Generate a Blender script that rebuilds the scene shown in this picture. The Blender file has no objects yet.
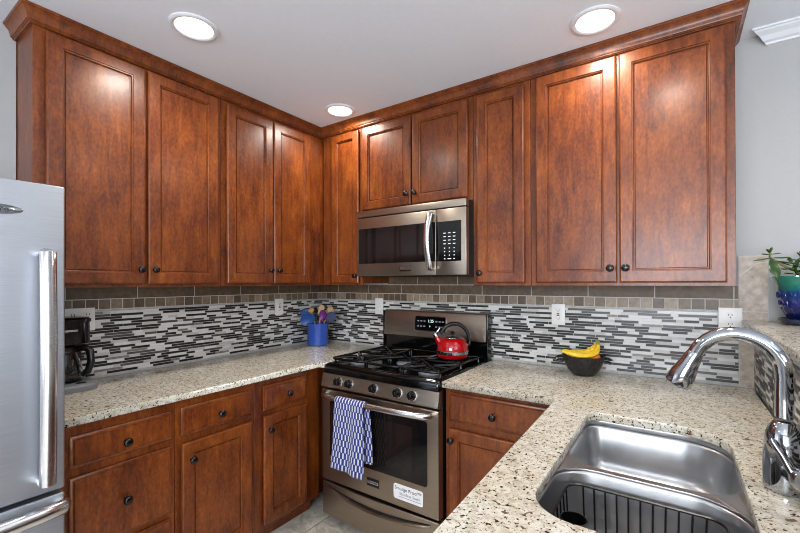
import bpy, bmesh, math, random
from mathutils import Vector, Matrix
C = bpy.context.scene.collection
SC = bpy.context.scene
PI = math.pi
# ------------------------------------------------------------------ camera
cam_d = bpy.data.cameras.new('camera')
cam = bpy.data.objects.new('camera', cam_d); C.objects.link(cam)
cam_d.sensor_width = 36; cam_d.lens = 399.07 / 800 * 36
cam_d.shift_x = -0.01112; cam_d.shift_y = 0.01797
cam_d.clip_start = 0.02
_a, _ro, _pi = 0.5906, -0.0027, 0.0034
_R = Vector((math.cos(_a), math.sin(_a), 0)); _F = Vector((-math.sin(_a), math.cos(_a), 0)); _U = Vector((0, 0, 1))
_F, _U = _F * math.cos(_pi) + _U * math.sin(_pi), _U * math.cos(_pi) - _F * math.sin(_pi)
_R, _U = _R * math.cos(_ro) + _U * math.sin(_ro), _U * math.cos(_ro) - _R * math.sin(_ro)
cam.matrix_world = Matrix(((_R.x, _U.x, -_F.x, 2.4095), (_R.y, _U.y, -_F.y, -2.3235), (_R.z, _U.z, -_F.z, 1.3892), (0, 0, 0, 1)))
SC.camera = cam
# ------------------------------------------------------------------ colour management, world, daylight
SC.view_settings.view_transform = 'Standard'
SC.view_settings.look = 'None'
SC.view_settings.gamma = 1
SC.view_settings.use_curve_mapping = False
SC.view_settings.exposure = 0.0
SC.cycles.max_bounces = 8
SC.cycles.pixel_filter_type = 'BLACKMAN_HARRIS'
SC.cycles.filter_width = 1.0
SC.cycles.sample_clamp_indirect = 6
W = bpy.data.worlds.new('sky'); SC.world = W; W.use_nodes = True
W.node_tree.nodes['Background'].inputs[0].default_value = (0.75, 0.87, 1.0, 1)
W.node_tree.nodes['Background'].inputs[1].default_value = 1.0

def area(name, loc, rot, sx, sy, power, col, shape='RECTANGLE', spread=PI):
    l = bpy.data.lights.new(name, 'AREA'); l.shape = shape; l.size = sx
    if shape in ('RECTANGLE', 'ELLIPSE'): l.size_y = sy
    l.energy = power; l.color = col; l.spread = spread
    o = bpy.data.objects.new(name, l); C.objects.link(o); o.location = loc; o.rotation_euler = rot
    return o
WIN = (1.55, 3.45, 0.95, 2.12)           # rear window x0,x1,z0,z1
REAR = -5.2
RIGHT = 5.2
area('daylight_rear_window', (2.5, REAR - 0.16, 1.55), (PI / 2, 0, 0), 1.9, 1.17, 150, (0.86, 0.92, 1.0))
SIDE = (-4.6, -2.2, 0.3, 2.15)           # side glass door opening y0,y1,z0,z1
area('daylight_side_window', (RIGHT + 0.16, -3.4, 1.22), (0, PI / 2, 0), 1.85, 2.4, 130, (0.88, 0.93, 1.0))
CAN_POWER = 6.5
CANS = [(0.713, -1.425), (2.133, -0.518), (0.652, -0.476)]
UNSEEN_CAN_AND_FILL = [(2.40, -1.04), (0.75, -3.0), (2.4, -3.1), (4.0, -1.6), (4.0, -3.4)]  # first inferred from a cabinet door highlight; the rest are added fill, without fixtures
for i, (x, y) in enumerate(CANS + UNSEEN_CAN_AND_FILL):
    area('can_and_fill_light', (x, y, 2.466), (0, 0, 0), 0.14, 0.14, CAN_POWER, (1.0, 0.93, 0.84), 'DISK', math.radians(165))

# ------------------------------------------------------------------ materials
def srgb(h):
    h = h.lstrip('#'); v = [int(h[i:i + 2], 16) / 255 for i in (0, 2, 4)]
    return tuple((c / 12.92 if c <= 0.04045 else ((c + 0.055) / 1.055) ** 2.4) for c in v) + (1,)
class NT:
    def __init__(s, name):
        s.m = bpy.data.materials.new(name); s.m.use_nodes = True; s.t = s.m.node_tree
        s.b = s.t.nodes['Principled BSDF']
    def n(s, kind, **kw):
        nd = s.t.nodes.new(kind)
        for k, v in kw.items():
            if k.startswith('i_'):
                key = k[2:]
                key = int(key) if key.isdigit() else key.replace('_', ' ')
                nd.inputs[key].default_value = v
            else: setattr(nd, k, v)
        return nd
    def l(s, a, b): s.t.links.new(a, b)
    def ramp(s, src, stops, interp='LINEAR'):
        r = s.n('ShaderNodeValToRGB'); r.color_ramp.interpolation = interp
        while len(r.color_ramp.elements) > 1: r.color_ramp.elements.remove(r.color_ramp.elements[0])
        r.color_ramp.elements[0].position = stops[0][0]; r.color_ramp.elements[0].color = stops[0][1]
        for p, c in stops[1:]:
            e = r.color_ramp.elements.new(p); e.color = c
        s.l(src, r.inputs[0]); return r.outputs[0]
    def mix(s, fac, a, b, mode='MIX'):
        x = s.n('ShaderNodeMix', data_type='RGBA', blend_type=mode)
        for v, k in ((fac, 0), (a, 6), (b, 7)):
            if hasattr(v, 'links'): s.l(v, x.inputs[k])
            else: x.inputs[k].default_value = v
        return x.outputs[2]
    def set(s, **kw):
        for k, v in kw.items(): s.b.inputs[k.replace('_', ' ')].default_value = v
        return s
    def bump(s, h, strength=.2, dist=.002):
        b = s.n('ShaderNodeBump', i_Strength=strength, i_Distance=dist); s.l(h, b.inputs['Height']); s.l(b.outputs[0], s.b.inputs['Normal'])
    def coords(s, scale=(1, 1, 1), kind='Object'):
        tc = s.n('ShaderNodeTexCoord'); mp = s.n('ShaderNodeMapping'); mp.inputs['Scale'].default_value = scale
        s.l(tc.outputs[kind], mp.inputs[0]); return mp.outputs[0]
M = {}
def plain(name, col, rough=.5, metal=0, spec=.5, coat=0, noise=0.06, nscale=30):
    t = NT(name); c = srgb(col)
    if noise:
        nz = t.n('ShaderNodeTexNoise', i_Scale=nscale, i_Detail=3.0); t.l(t.coords(), nz.inputs['Vector'])
        lo = tuple(v * (1 - noise) for v in c[:3]) + (1,); hi = tuple(min(1, v * (1 + noise)) for v in c[:3]) + (1,)
        t.l(t.ramp(nz.outputs[0], [(.3, lo), (.7, hi)]), t.b.inputs['Base Color'])
    else: t.b.inputs['Base Color'].default_value = c
    t.set(Roughness=rough, Metallic=metal); t.b.inputs['Specular IOR Level'].default_value = spec
    t.b.inputs['Coat Weight'].default_value = coat; t.b.inputs['Coat Roughness'].default_value = .08
    M[name] = t.m; return t
def wood(name, cols, rough=.3, grain=(26, 26, 1.6)):
    t = NT(name)
    oi = t.n('ShaderNodeObjectInfo')
    add = t.n('ShaderNodeVectorMath', operation='MULTIPLY_ADD'); t.l(t.coords(), add.inputs[0])
    add.inputs[1].default_value = (1, 1, 1)
    cmb = t.n('ShaderNodeCombineXYZ'); ml = t.n('ShaderNodeMath', operation='MULTIPLY', i_1=37.0); t.l(oi.outputs['Random'], ml.inputs[0])
    for k in range(3): t.l(ml.outputs[0], cmb.inputs[k])
    t.l(cmb.outputs[0], add.inputs[2])
    mp = t.n('ShaderNodeMapping'); mp.inputs['Scale'].default_value = grain; t.l(add.outputs[0], mp.inputs[0])
    g = t.n('ShaderNodeTexNoise', i_Scale=3.0, i_Detail=6.0, i_Roughness=.6, i_Distortion=.6); t.l(mp.outputs[0], g.inputs['Vector'])
    mp2 = t.n('ShaderNodeMapping'); mp2.inputs['Scale'].default_value = (1.6, 1.6, .8); t.l(add.outputs[0], mp2.inputs[0])
    b = t.n('ShaderNodeTexNoise', i_Scale=4.0, i_Detail=4.0, i_Roughness=.65); t.l(mp2.outputs[0], b.inputs['Vector'])
    f = t.n('ShaderNodeTexNoise', i_Scale=70.0, i_Detail=2.0); t.l(mp2.outputs[0], f.inputs['Vector'])
    s1 = t.n('ShaderNodeMath', operation='MULTIPLY_ADD', i_1=.33); t.l(g.outputs[0], s1.inputs[0])
    s2 = t.n('ShaderNodeMath', operation='MULTIPLY', i_1=.45); t.l(b.outputs[0], s2.inputs[0]); t.l(s2.outputs[0], s1.inputs[2])
    s3 = t.n('ShaderNodeMath', operation='MULTIPLY_ADD', i_1=.24); t.l(f.outputs[0], s3.inputs[0]); t.l(s1.outputs[0], s3.inputs[2])
    n = len(cols)
    t.l(t.ramp(s3.outputs[0], [(.36 + .32 * i / (n - 1), srgb(c)) for i, c in enumerate(cols)]), t.b.inputs['Base Color'])
    t.set(Roughness=rough); t.b.inputs['Specular IOR Level'].default_value = .4
    t.b.inputs['Coat Weight'].default_value = .16; t.b.inputs['Coat Roughness'].default_value = .2
    t.bump(g.outputs[0], .06, .001)
    M[name] = t.m
wood('cherry_wood', ['#3a1807', '#602b0d', '#7a3d13', '#95531f'], .35, (14, 14, 2.2))
wood('pale_wood', ['#b98a55', '#caa06a', '#d8b17c'], rough=.6)
def steel(name, col, rough=.28, stretch=(2, 2, 200), metal=1):
    t = NT(name); c = srgb(col)
    nz = t.n('ShaderNodeTexNoise', i_Scale=4.0, i_Detail=4.0); t.l(t.coords(stretch), nz.inputs['Vector'])
    t.l(t.ramp(nz.outputs[0], [(.3, tuple(v * .9 for v in c[:3]) + (1,)), (.7, tuple(min(1, v * 1.06) for v in c[:3]) + (1,))]), t.b.inputs['Base Color'])
    rr = t.n('ShaderNodeMapRange', i_3=rough - .05, i_4=rough + .07); t.l(nz.outputs[0], rr.inputs[0]); t.l(rr.outputs[0], t.b.inputs['Roughness'])
    t.set(Metallic=metal); t.bump(nz.outputs[0], .03, .0005); M[name] = t.m
steel('fridge_steel', '#b3b8c0', .42)
steel('range_steel', '#a89c8e', .30)
steel('sink_steel', '#bdbec0', .32, (4, 4, 4))
steel('handle_steel', '#d6d6d8', .22)
plain('chrome', '#b4b7bc', .07, 1, noise=0)
plain('black_gloss', '#060607', .10, noise=0)
plain('black_plastic', '#0b0b0c', .32, noise=0)
plain('black_iron', '#0a0a0b', .24, noise=.2)
plain('knob_black', '#0d0a09', .22, noise=0)
plain('painted_shade', '#0c0907', .8, noise=0)
plain('window_glass_dark', '#101011', .06, noise=0)
plain('oven_inner_glass', '#1b1716', .05, noise=0)
plain('white_plastic', '#e4e2df', .35, noise=0)
plain('white_print', '#e8e8e8', .5, noise=0)
plain('grey_print', '#8d929c', .5, noise=0)
plain('black_print', '#1a1a1c', .5, noise=0)
plain('red_button', '#b81c1c', .4, noise=0)
plain('red_enamel', '#a0050c', .10, coat=.5, noise=0)
plain('blue_ceramic', '#2f55b4', .12, coat=.4, noise=.08)
plain('blue_silicone', '#1f4f9c', .35, noise=.05)
plain('navy_silicone', '#1b2453', .35, noise=.05)
plain('purple_silicone', '#6b1f78', .30, noise=.05)
plain('grey_plastic', '#6f7276', .35, noise=.05)
plain('saucer_glaze', '#1c2a4a', .15, coat=.4, noise=.1)
plain('soil', '#2a2019', .95, noise=.4, nscale=120)
plain('orange_peel', '#e8741a', .45, noise=.1, nscale=300)
plain('white_paint', '#dcdfe4', .45, noise=.01)
plain('rubber_black', '#141415', .6, noise=.1)
plain('door_edge_grey', '#4a474a', .5, noise=.02)
plain('grout_light', '#c6c3bd', .85, noise=.05)
plain('stone_strip', '#a9a8a4', .5, noise=.15, nscale=60)
plain('glass_black', '#0d0b0a', .38, coat=0, noise=.25, nscale=25)
plain('glass_brown', '#231c19', .35, coat=0, noise=.3, nscale=25)
plain('glass_grey', '#4a4847', .32, coat=0, noise=.25, nscale=25)
plain('tile_white', '#d3d2cf', .25, noise=.04)
plain('tile_pale', '#bdbbb7', .25, noise=.06)
plain('tile_marble', '#7f7670', .3, noise=.35, nscale=90)
plain('slate_dark', '#5a4937', .5, noise=.3, nscale=40)
for i, c in enumerate(['#6e5d4a', '#83725e', '#93836f', '#5a4a3b']): plain('square_tile_%d' % i, c, .4, noise=.22, nscale=60)
t = plain('travertine', '#b0a294', .45, noise=.28, nscale=38)
t = plain('wall_paint', '#a8a8a8', .8, noise=.015, nscale=60)
nz = t.n('ShaderNodeTexNoise', i_Scale=160.0, i_Detail=2.0); t.l(t.coords(), nz.inputs['Vector']); t.bump(nz.outputs[0], .12, .002)
t = plain('ceiling_paint', '#e4e9f1', .85, noise=.012, nscale=50)
nz = t.n('ShaderNodeTexNoise', i_Scale=220.0, i_Detail=2.0); t.l(t.coords(), nz.inputs['Vector']); t.bump(nz.outputs[0], .15, .002)
# granite
def granite(name):
    t = NT(name); co = t.coords()
    big = t.n('ShaderNodeTexNoise', i_Scale=9.0, i_Detail=5.0, i_Roughness=.6); t.l(co, big.inputs['Vector'])
    mid = t.n('ShaderNodeTexNoise', i_Scale=55.0, i_Detail=4.0, i_Roughness=.65, i_Distortion=.4); t.l(co, mid.inputs['Vector'])
    fine = t.n('ShaderNodeTexNoise', i_Scale=150.0, i_Detail=3.0, i_Roughness=.6); t.l(co, fine.inputs['Vector'])
    base = t.ramp(mid.outputs[0], [(.30, srgb('#a39a8b')), (.42, srgb('#c1bbac')), (.54, srgb('#d3cfc3')), (.72, srgb('#dfddd3'))])
    tint = t.ramp(big.outputs[0], [(.35, srgb('#f6f0e6')), (.65, srgb('#ffffff'))])
    c1 = t.mix(1.0, base, tint, 'MULTIPLY')
    grey = t.ramp(fine.outputs[0], [(.56, (0, 0, 0, 1)), (.66, (1, 1, 1, 1))])
    c2 = t.mix(grey, c1, srgb('#938a7d'))
    v = t.n('ShaderNodeTexNoise', i_Scale=105.0, i_Detail=1.5, i_Roughness=.5, i_Distortion=.5); t.l(co, v.inputs['Vector'])
    dark = t.ramp(v.outputs[0], [(.62, (0, 0, 0, 1)), (.65, (1, 1, 1, 1))])
    c3 = t.mix(dark, c2, srgb('#2e2620'))
    v2 = t.n('ShaderNodeTexNoise', i_Scale=60.0, i_Detail=2.0, i_Distortion=.6); t.l(co, v2.inputs['Vector'])
    br = t.ramp(v2.outputs[0], [(.645, (0, 0, 0, 1)), (.68, (1, 1, 1, 1))])
    c4 = t.mix(br, c3, srgb('#6a5340'))
    t.l(c4, t.b.inputs['Base Color']); t.set(Roughness=.18); M[name] = t.m
granite('granite')
# floor: pale stone tiles
t = NT('floor_tile'); co = t.coords()
br = t.n('ShaderNodeTexBrick', offset=.5, i_Scale=1.0, i_Mortar_Size=.004, i_Brick_Width=.46, i_Row_Height=.46)
br.inputs['Color1'].default_value = srgb('#e0dbd2'); br.inputs['Color2'].default_value = srgb('#d8d2c8'); br.inputs['Mortar'].default_value = srgb('#98928a'); t.l(co, br.inputs['Vector'])
nz = t.n('ShaderNodeTexNoise', i_Scale=14.0, i_Detail=7.0, i_Roughness=.7, i_Distortion=1.2); t.l(co, nz.inputs['Vector'])
t.l(t.mix(.75, br.outputs[0], t.ramp(nz.outputs[0], [(.36, srgb('#93958f')), (.5, srgb('#dad6cf')), (.7, srgb('#ffffff'))]), 'MULTIPLY'), t.b.inputs['Base Color']); t.set(Roughness=.35); M['floor_tile'] = t.m
# towel
t = NT('towel_cloth'); uv = t.n('ShaderNodeTexCoord')
br = t.n('ShaderNodeTexBrick', offset=0.0, i_Scale=1.0, i_Brick_Width=1.0, i_Row_Height=1.0)
sx = t.n('ShaderNodeSeparateXYZ'); t.l(uv.outputs['UV'], sx.inputs[0])
def mth(op, a, b=None):
    m_ = t.n('ShaderNodeMath', operation=op)
    for k, v in ((0, a), (1, b)):
        if v is None: continue
        if hasattr(v, 'links'): t.l(v, m_.inputs[k])
        else: m_.inputs[k].default_value = v
    return m_.outputs[0]
v = mth('MULTIPLY', sx.outputs[1], 12.5); row = mth('FLOOR', v)
alt = mth('MODULO', row, 2.0)
u = mth('ADD', mth('MULTIPLY', sx.outputs[0], 10.0), mth('MULTIPLY', alt, .5))
fu = mth('FRACT', u); fv = mth('FRACT', v)
w1 = .19
st = mth('LESS_THAN', mth('ABSOLUTE', mth('SUBTRACT', fu, .5)), w1)
gp = mth('LESS_THAN', fv, .93)
t.l(t.mix(mth('MULTIPLY', st, gp), srgb('#232f78'), srgb('#c9ccd6')), t.b.inputs['Base Color']); t.set(Roughness=.95); t.b.inputs['Sheen Weight'].default_value = .3
t.t.nodes.remove(br); M['towel_cloth'] = t.m
# banana
t = NT('banana_peel'); nz = t.n('ShaderNodeTexNoise', i_Scale=60.0, i_Detail=4.0); t.l(t.coords(), nz.inputs['Vector'])
t.l(t.ramp(nz.outputs[0], [(.3, srgb('#caa026')), (.5, srgb('#eec02a')), (.7, srgb('#f5cf42'))]), t.b.inputs['Base Color']); t.set(Roughness=.45); M['banana_peel'] = t.m
plain('banana_stem', '#8d9a2c', .6)
# leaves
t = NT('leaf_green'); nz = t.n('ShaderNodeTexNoise', i_Scale=25.0, i_Detail=3.0); t.l(t.coords(), nz.inputs['Vector'])
t.l(t.ramp(nz.outputs[0], [(.3, srgb('#1a3014')), (.55, srgb('#324f20')), (.78, srgb('#6f8a3c'))]), t.b.inputs['Base Color']); t.set(Roughness=.3); M['leaf_green'] = t.m
plain('stem_brown', '#6d6a3a', .7)
# pot glaze: teal rim, blue body (the pot's own two glazes)
t = NT('pot_glaze'); tc = t.n('ShaderNodeTexCoord'); sp = t.n('ShaderNodeSeparateXYZ'); t.l(tc.outputs['Object'], sp.inputs[0])
nz = t.n('ShaderNodeTexNoise', i_Scale=40.0, i_Detail=3.0); t.l(tc.outputs['Object'], nz.inputs['Vector'])
zz = t.n('ShaderNodeMath', operation='MULTIPLY_ADD', i_1=.03); t.l(nz.outputs[0], zz.inputs[0]); t.l(sp.outputs[2], zz.inputs[2])
t.l(t.ramp(zz.outputs[0], [(.03, srgb('#0c1238')), (.10, srgb('#131f66')), (.145, srgb('#143a6e')), (.165, srgb('#0f6a5e')), (.22, srgb('#23806c'))]), t.b.inputs['Base Color'])
t.set(Roughness=.1); t.b.inputs['Coat Weight'].default_value = .5; M['pot_glaze'] = t.m
# black woven bowl
t = NT('bowl_black'); vo = t.n('ShaderNodeTexVoronoi', i_Scale=75.0); t.l(t.coords(), vo.inputs['Vector'])
t.l(t.ramp(vo.outputs[0], [(.2, srgb('#0b0b0b')), (.7, srgb('#232322'))]), t.b.inputs['Base Color']); t.set(Roughness=.3); t.bump(vo.outputs[0], .8, .004); M['bowl_black'] = t.m
# light diffuser and clock digits
def emis(name, col, s):
    t = NT(name); t.b.inputs['Base Color'].default_value = srgb('#eeeeee'); t.b.inputs['Emission Color'].default_value = srgb(col); t.b.inputs['Emission Strength'].default_value = s; M[name] = t.m
emis('lamp_glow', '#fff6ea', 3.0)
emis('display_digit', '#9fe6c8', .8)
t = NT('carafe_glass'); t.set(Roughness=.03, IOR=1.45); t.b.inputs['Transmission Weight'].default_value = 1.0; t.b.inputs['Base Color'].default_value = srgb('#d9dde0'); M['carafe_glass'] = t.m
plain('coffee_dark', '#1a0f0a', .2, noise=0)

# ------------------------------------------------------------------ mesh builder
class MB:
    def __init__(s): s.v = []; s.f = []; s.mi = []; s.uv = None
    def add(s, vs, fs, mi=0, mat=None):
        o = len(s.v)
        s.v += [tuple(mat @ Vector(p)) if mat else tuple(p) for p in vs]
        s.f += [[i + o for i in f] for f in fs]; s.mi += [mi] * len(fs); return s
    def box(s, x0, x1, y0, y1, z0, z1, mi=0, bev=0, seg=2, mat=None):
        if bev:
            bm = bmesh.new(); bmesh.ops.create_cube(bm, size=1)
            for v in bm.verts: v.co = Vector((x0 + (v.co.x + .5) * (x1 - x0), y0 + (v.co.y + .5) * (y1 - y0), z0 + (v.co.z + .5) * (z1 - z0)))
            bmesh.ops.bevel(bm, geom=list(bm.edges), offset=bev, segments=seg, profile=.6, affect='EDGES')
            bm.verts.index_update(); vs = [v.co.copy() for v in bm.verts]; fs = [[v.index for v in f.verts] for f in bm.faces]; bm.free()
            return s.add(vs, fs, mi, mat)
        vs = [(x, y, z) for x in (x0, x1) for y in (y0, y1) for z in (z0, z1)]
        return s.add(vs, [(0, 1, 3, 2), (4, 6, 7, 5), (0, 4, 5, 1), (2, 3, 7, 6), (0, 2, 6, 4), (1, 5, 7, 3)], mi, mat)
    def loops(s, loops, mi=0, cap0=False, cap1=False, closed=True, mat=None):
        n = len(loops[0]); vs = [p for L in loops for p in L]; fs = []
        for i in range(len(loops) - 1):
            for j in range(n if closed else n - 1):
                k = (j + 1) % n; fs.append((i * n + j, i * n + k, (i + 1) * n + k, (i + 1) * n + j))
        if cap0: fs.append(list(range(n))[::-1])
        if cap1: fs.append([(len(loops) - 1) * n + j for j in range(n)])
        return s.add(vs, fs, mi, mat)
    def lathe(s, prof, n=28, c=(0, 0, 0), mi=0, mat=None, cap0=True, cap1=True, sx=1, sy=1):
        L = [[(c[0] + r * sx * math.cos(2 * PI * j / n), c[1] + r * sy * math.sin(2 * PI * j / n), c[2] + z) for j in range(n)] for r, z in prof]
        return s.loops(L, mi, cap0, cap1, True, mat)
    def tube(s, path, r, n=10, mi=0, sx=1, sy=1, up=None, cap=True, mat=None):
        path = [Vector(p) for p in path]; rs = r if isinstance(r, (list, tuple)) else [r] * len(path)
        L = []; nrm = None
        for i, p in enumerate(path):
            tg = (path[min(i + 1, len(path) - 1)] - path[max(i - 1, 0)]).normalized()
            if nrm is None:
                a = Vector(up) if up else (Vector((0, 0, 1)) if abs(tg.z) < .9 else Vector((1, 0, 0)))
                nrm = (a - tg * a.dot(tg)).normalized()
            else: nrm = (nrm - tg * nrm.dot(tg)).normalized()
            b = tg.cross(nrm)
            L.append([p + nrm * math.cos(2 * PI * j / n) * rs[i] * sx + b * math.sin(2 * PI * j / n) * rs[i] * sy for j in range(n)])
        return s.loops(L, mi, cap, cap, True, mat)
    def prism(s, poly, z0, z1, mi=0, mat=None):
        return s.loops([[(x, y, z0) for x, y in poly], [(x, y, z1) for x, y in poly]], mi, True, True, True, mat)
    def ball(s, c, r, n=20, m=12, mi=0, mat=None, sx=1, sy=1, sz=1):
        pr = [(max(1e-4, r * math.sin(PI * i / m)), -r * sz * math.cos(PI * i / m)) for i in range(m + 1)]
        return s.lathe(pr, n, c, mi, mat, sx=sx, sy=sy)
    def build(s, name, mats, parent=None, smooth=35, loc=None):
        if not isinstance(mats, (list, tuple)): mats = [mats]
        me = bpy.data.meshes.new(name); me.from_pydata(s.v, [], s.f)
        for m in mats: me.materials.append(M[m])
        for p, i in zip(me.polygons, s.mi): p.material_index = i
        bm = bmesh.new(); bm.from_mesh(me); bmesh.ops.recalc_face_normals(bm, faces=bm.faces); bm.to_mesh(me); bm.free()
        if smooth:
            for p in me.polygons: p.use_smooth = True
            me.set_sharp_from_angle(angle=math.radians(smooth))
        o = bpy.data.objects.new(name, me); C.objects.link(o)
        if parent: o.parent = parent
        if loc: o.location = loc
        return o
def thing(name, label, cat, loc=(0, 0, 0), rz=0, group=None):
    o = bpy.data.objects.new(name, None); C.objects.link(o); o.location = loc; o.rotation_euler = (0, 0, rz); o.empty_display_size = .05
    return tag(o, label, cat, group)
def tag(o, label, cat, group=None):
    o['label'] = label; o['category'] = cat
    if group: o['group'] = group
    return o
def struct(o): o['kind'] = 'structure'; return o
def text_mesh(name, txt, size, mat, parent, matrix, ext=.0004, align='CENTER'):
    cu = bpy.data.curves.new(name, 'FONT'); cu.body = txt; cu.size = size; cu.extrude = ext; cu.align_x = align; cu.align_y = 'CENTER'
    tmp = bpy.data.objects.new(name, cu); C.objects.link(tmp)
    me = bpy.data.meshes.new_from_object(tmp.evaluated_get(bpy.context.evaluated_depsgraph_get()))
    bpy.data.objects.remove(tmp); me.materials.clear(); me.materials.append(M[mat])
    o = bpy.data.objects.new(name, me); C.objects.link(o); o.parent = parent; o.matrix_local = matrix; return o
FRONT = Matrix.Rotation(PI / 2, 4, 'X')      # text plane facing local -y
def slab(name, outline, holes, z0, z1, mat, bev=.004):
    cu = bpy.data.curves.new(name, 'CURVE'); cu.dimensions = '2D'; cu.fill_mode = 'BOTH'
    cu.extrude = (z1 - z0) / 2 - bev; cu.bevel_depth = bev; cu.bevel_resolution = 2; cu.offset = -bev
    for pts in [outline] + holes:
        sp = cu.splines.new('POLY'); sp.points.add(len(pts) - 1); sp.use_cyclic_u = True
        for p, (x, y) in zip(sp.points, pts): p.co = (x, y, 0, 1)
    tmp = bpy.data.objects.new(name, cu); C.objects.link(tmp)
    me = bpy.data.meshes.new_from_object(tmp.evaluated_get(bpy.context.evaluated_depsgraph_get())); bpy.data.objects.remove(tmp)
    for v in me.vertices: v.co.z += (z0 + z1) / 2
    me.materials.clear(); me.materials.append(M[mat])
    bm = bmesh.new(); bm.from_mesh(me); bmesh.ops.remove_doubles(bm, verts=bm.verts, dist=1e-5); bmesh.ops.recalc_face_normals(bm, faces=bm.faces); bm.to_mesh(me); bm.free()
    o = bpy.data.objects.new(name, me); C.objects.link(o); return o
def rrect(x0, x1, y0, y1, r, n=8):
    if not isinstance(r, (list, tuple)): r = [r] * 4       # order: (x1,y1) (x0,y1) (x0,y0) (x1,y0)
    out = []
    for (cx, cy, a0), q in zip(((x1, y1, 0), (x0, y1, 90), (x0, y0, 180), (x1, y0, 270)), r):
        ox = cx - q if cx == x1 else cx + q; oy = cy - q if cy == y1 else cy + q
        for i in range(n + 1):
            a = math.radians(a0 + 90 * i / n); out.append((ox + q * math.cos(a), oy + q * math.sin(a)))
    return out

# ------------------------------------------------------------------ room shell
def wall(name, quads, mat='wall_paint'):
    m = MB()
    for q in quads: m.box(*q)
    return struct(m.build(name, mat, smooth=0))
H = 2.475
struct(MB().box(-.1, RIGHT + .1, REAR - .1, .1, -.1, 0).build('floor', 'floor_tile', smooth=0))
struct(MB().box(-.1, RIGHT + .1, REAR - .1, .1, H, H + .1).build('ceiling', 'ceiling_paint', smooth=0))
wall_back = wall('wall_back', [(-.1, RIGHT + .1, 0, .1, 0, H)])
wall_left = wall('wall_left', [(-.1, 0, REAR, 0, 0, H)])
wall('wall_fridge_side', [(0, .09, REAR, -1.847, 0, H)])
x0, x1, z0, z1 = WIN
wall('wall_rear', [(0, x0, REAR - .1, REAR, 0, H), (x1, RIGHT, REAR - .1, REAR, 0, H), (x0, x1, REAR - .1, REAR, 0, z0), (x0, x1, REAR - .1, REAR, z1, H)])
y0, y1, z0, z1 = SIDE
wall('wall_right', [(RIGHT, RIGHT + .1, REAR, y0, 0, H), (RIGHT, RIGHT + .1, y1, 0, 0, H), (RIGHT, RIGHT + .1, y0, y1, 0, z0), (RIGHT, RIGHT + .1, y0, y1, z1, H)])
def window(name, a0, a1, z0, z1, along_x, pos):
    m = MB(); w = .05
    def bx(p0, p1, q0, q1):
        if along_x: m.box(p0, p1, pos - .06, pos + .02, q0, q1)
        else: m.box(pos - .02, pos + .06, p0, p1, q0, q1)
    bx(a0, a1, z0, z0 + w); bx(a0, a1, z1 - w, z1); bx(a0, a0 + w, z0, z1); bx(a1 - w, a1, z0, z1); bx((a0 + a1) / 2 - .02, (a0 + a1) / 2 + .02, z0, z1)
    struct(m.build(name, 'white_paint', smooth=0))
window('window_1', WIN[0], WIN[1], WIN[2], WIN[3], True, REAR)
window('window_2', SIDE[0], SIDE[1], SIDE[2], SIDE[3], False, RIGHT)
PEN_END = -2.05
wall_pen = wall('wall_peninsula', [(2.70, 2.83, PEN_END, -.001, 0, 1.178)])
# white crown moulding along the back wall, right of the kitchen
prof = [(0, -.054), (.010, -.054), (.013, -.047), (.026, -.042), (.044, -.026), (.066, -.016), (.072, -.010), (.080, -.009), (.080, -.001), (0, -.001)]
XE = 2.685
struct(MB().loops([[(XE + .060 * (.080 - o) / .080, -o, H + z) for o, z in prof], [(RIGHT, -o, H + z) for o, z in prof]], 0, True, True).build('trim_1', 'white_paint', smooth=0))

# ------------------------------------------------------------------ backsplash tiles (parts of the walls)
rnd = random.Random(7)
def mosaic(name, parent, length, z0, z1, mapf, pitch=.0138, th=.006):
    """strips between u=0..length; mapf(u,d,z)->world, d = distance out of the wall"""
    m = MB(); cols = ['grout_light', 'glass_black', 'glass_brown', 'glass_grey', 'tile_white', 'tile_pale', 'tile_marble']
    def bx(u0, u1, d0, d1, a, b, mi):
        p = [mapf(u, d, z) for u in (u0, u1) for d in (d0, d1) for z in (a, b)]
        m.add(p, [(0, 1, 3, 2), (4, 6, 7, 5), (0, 4, 5, 1), (2, 3, 7, 6), (0, 2, 6, 4), (1, 5, 7, 3)], mi)
    bx(0, length, .0005, th - .001, z0, z1, 0)
    n = round((z1 - z0) / pitch); p = (z1 - z0) / n; g = .0011; prev = []
    for r in range(n):
        a = z0 + r * p + g; b = z0 + (r + 1) * p - g; u = -rnd.random() * .1; last = False; cur = []
        while u < length:
            over = any(p0 < u + .04 and p1 > u + .02 for p0, p1 in prev)
            if last: dark = rnd.random() < (.12 if over else .38)
            else: dark = rnd.random() < (.45 if over else .95)
            if dark: L = rnd.choice([.05, .06, .09, .11, .125, .14, .15]); cur.append((u, u + L)); mi = rnd.choices([1, 2, 3, 6], [.46, .22, .24, .08])[0]
            else: L = rnd.choice([.03, .05, .075, .10]); mi = rnd.choices([4, 5], [.7, .3])[0]
            last = dark
            e = min(length, u + L - .002); s0 = max(0, u)
            if e - s0 > .006: bx(s0, e, th - .001, th + .0005, a, b, mi)
            u += L
        prev = cur
    return m.build(name, cols, parent, smooth=0)
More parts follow.
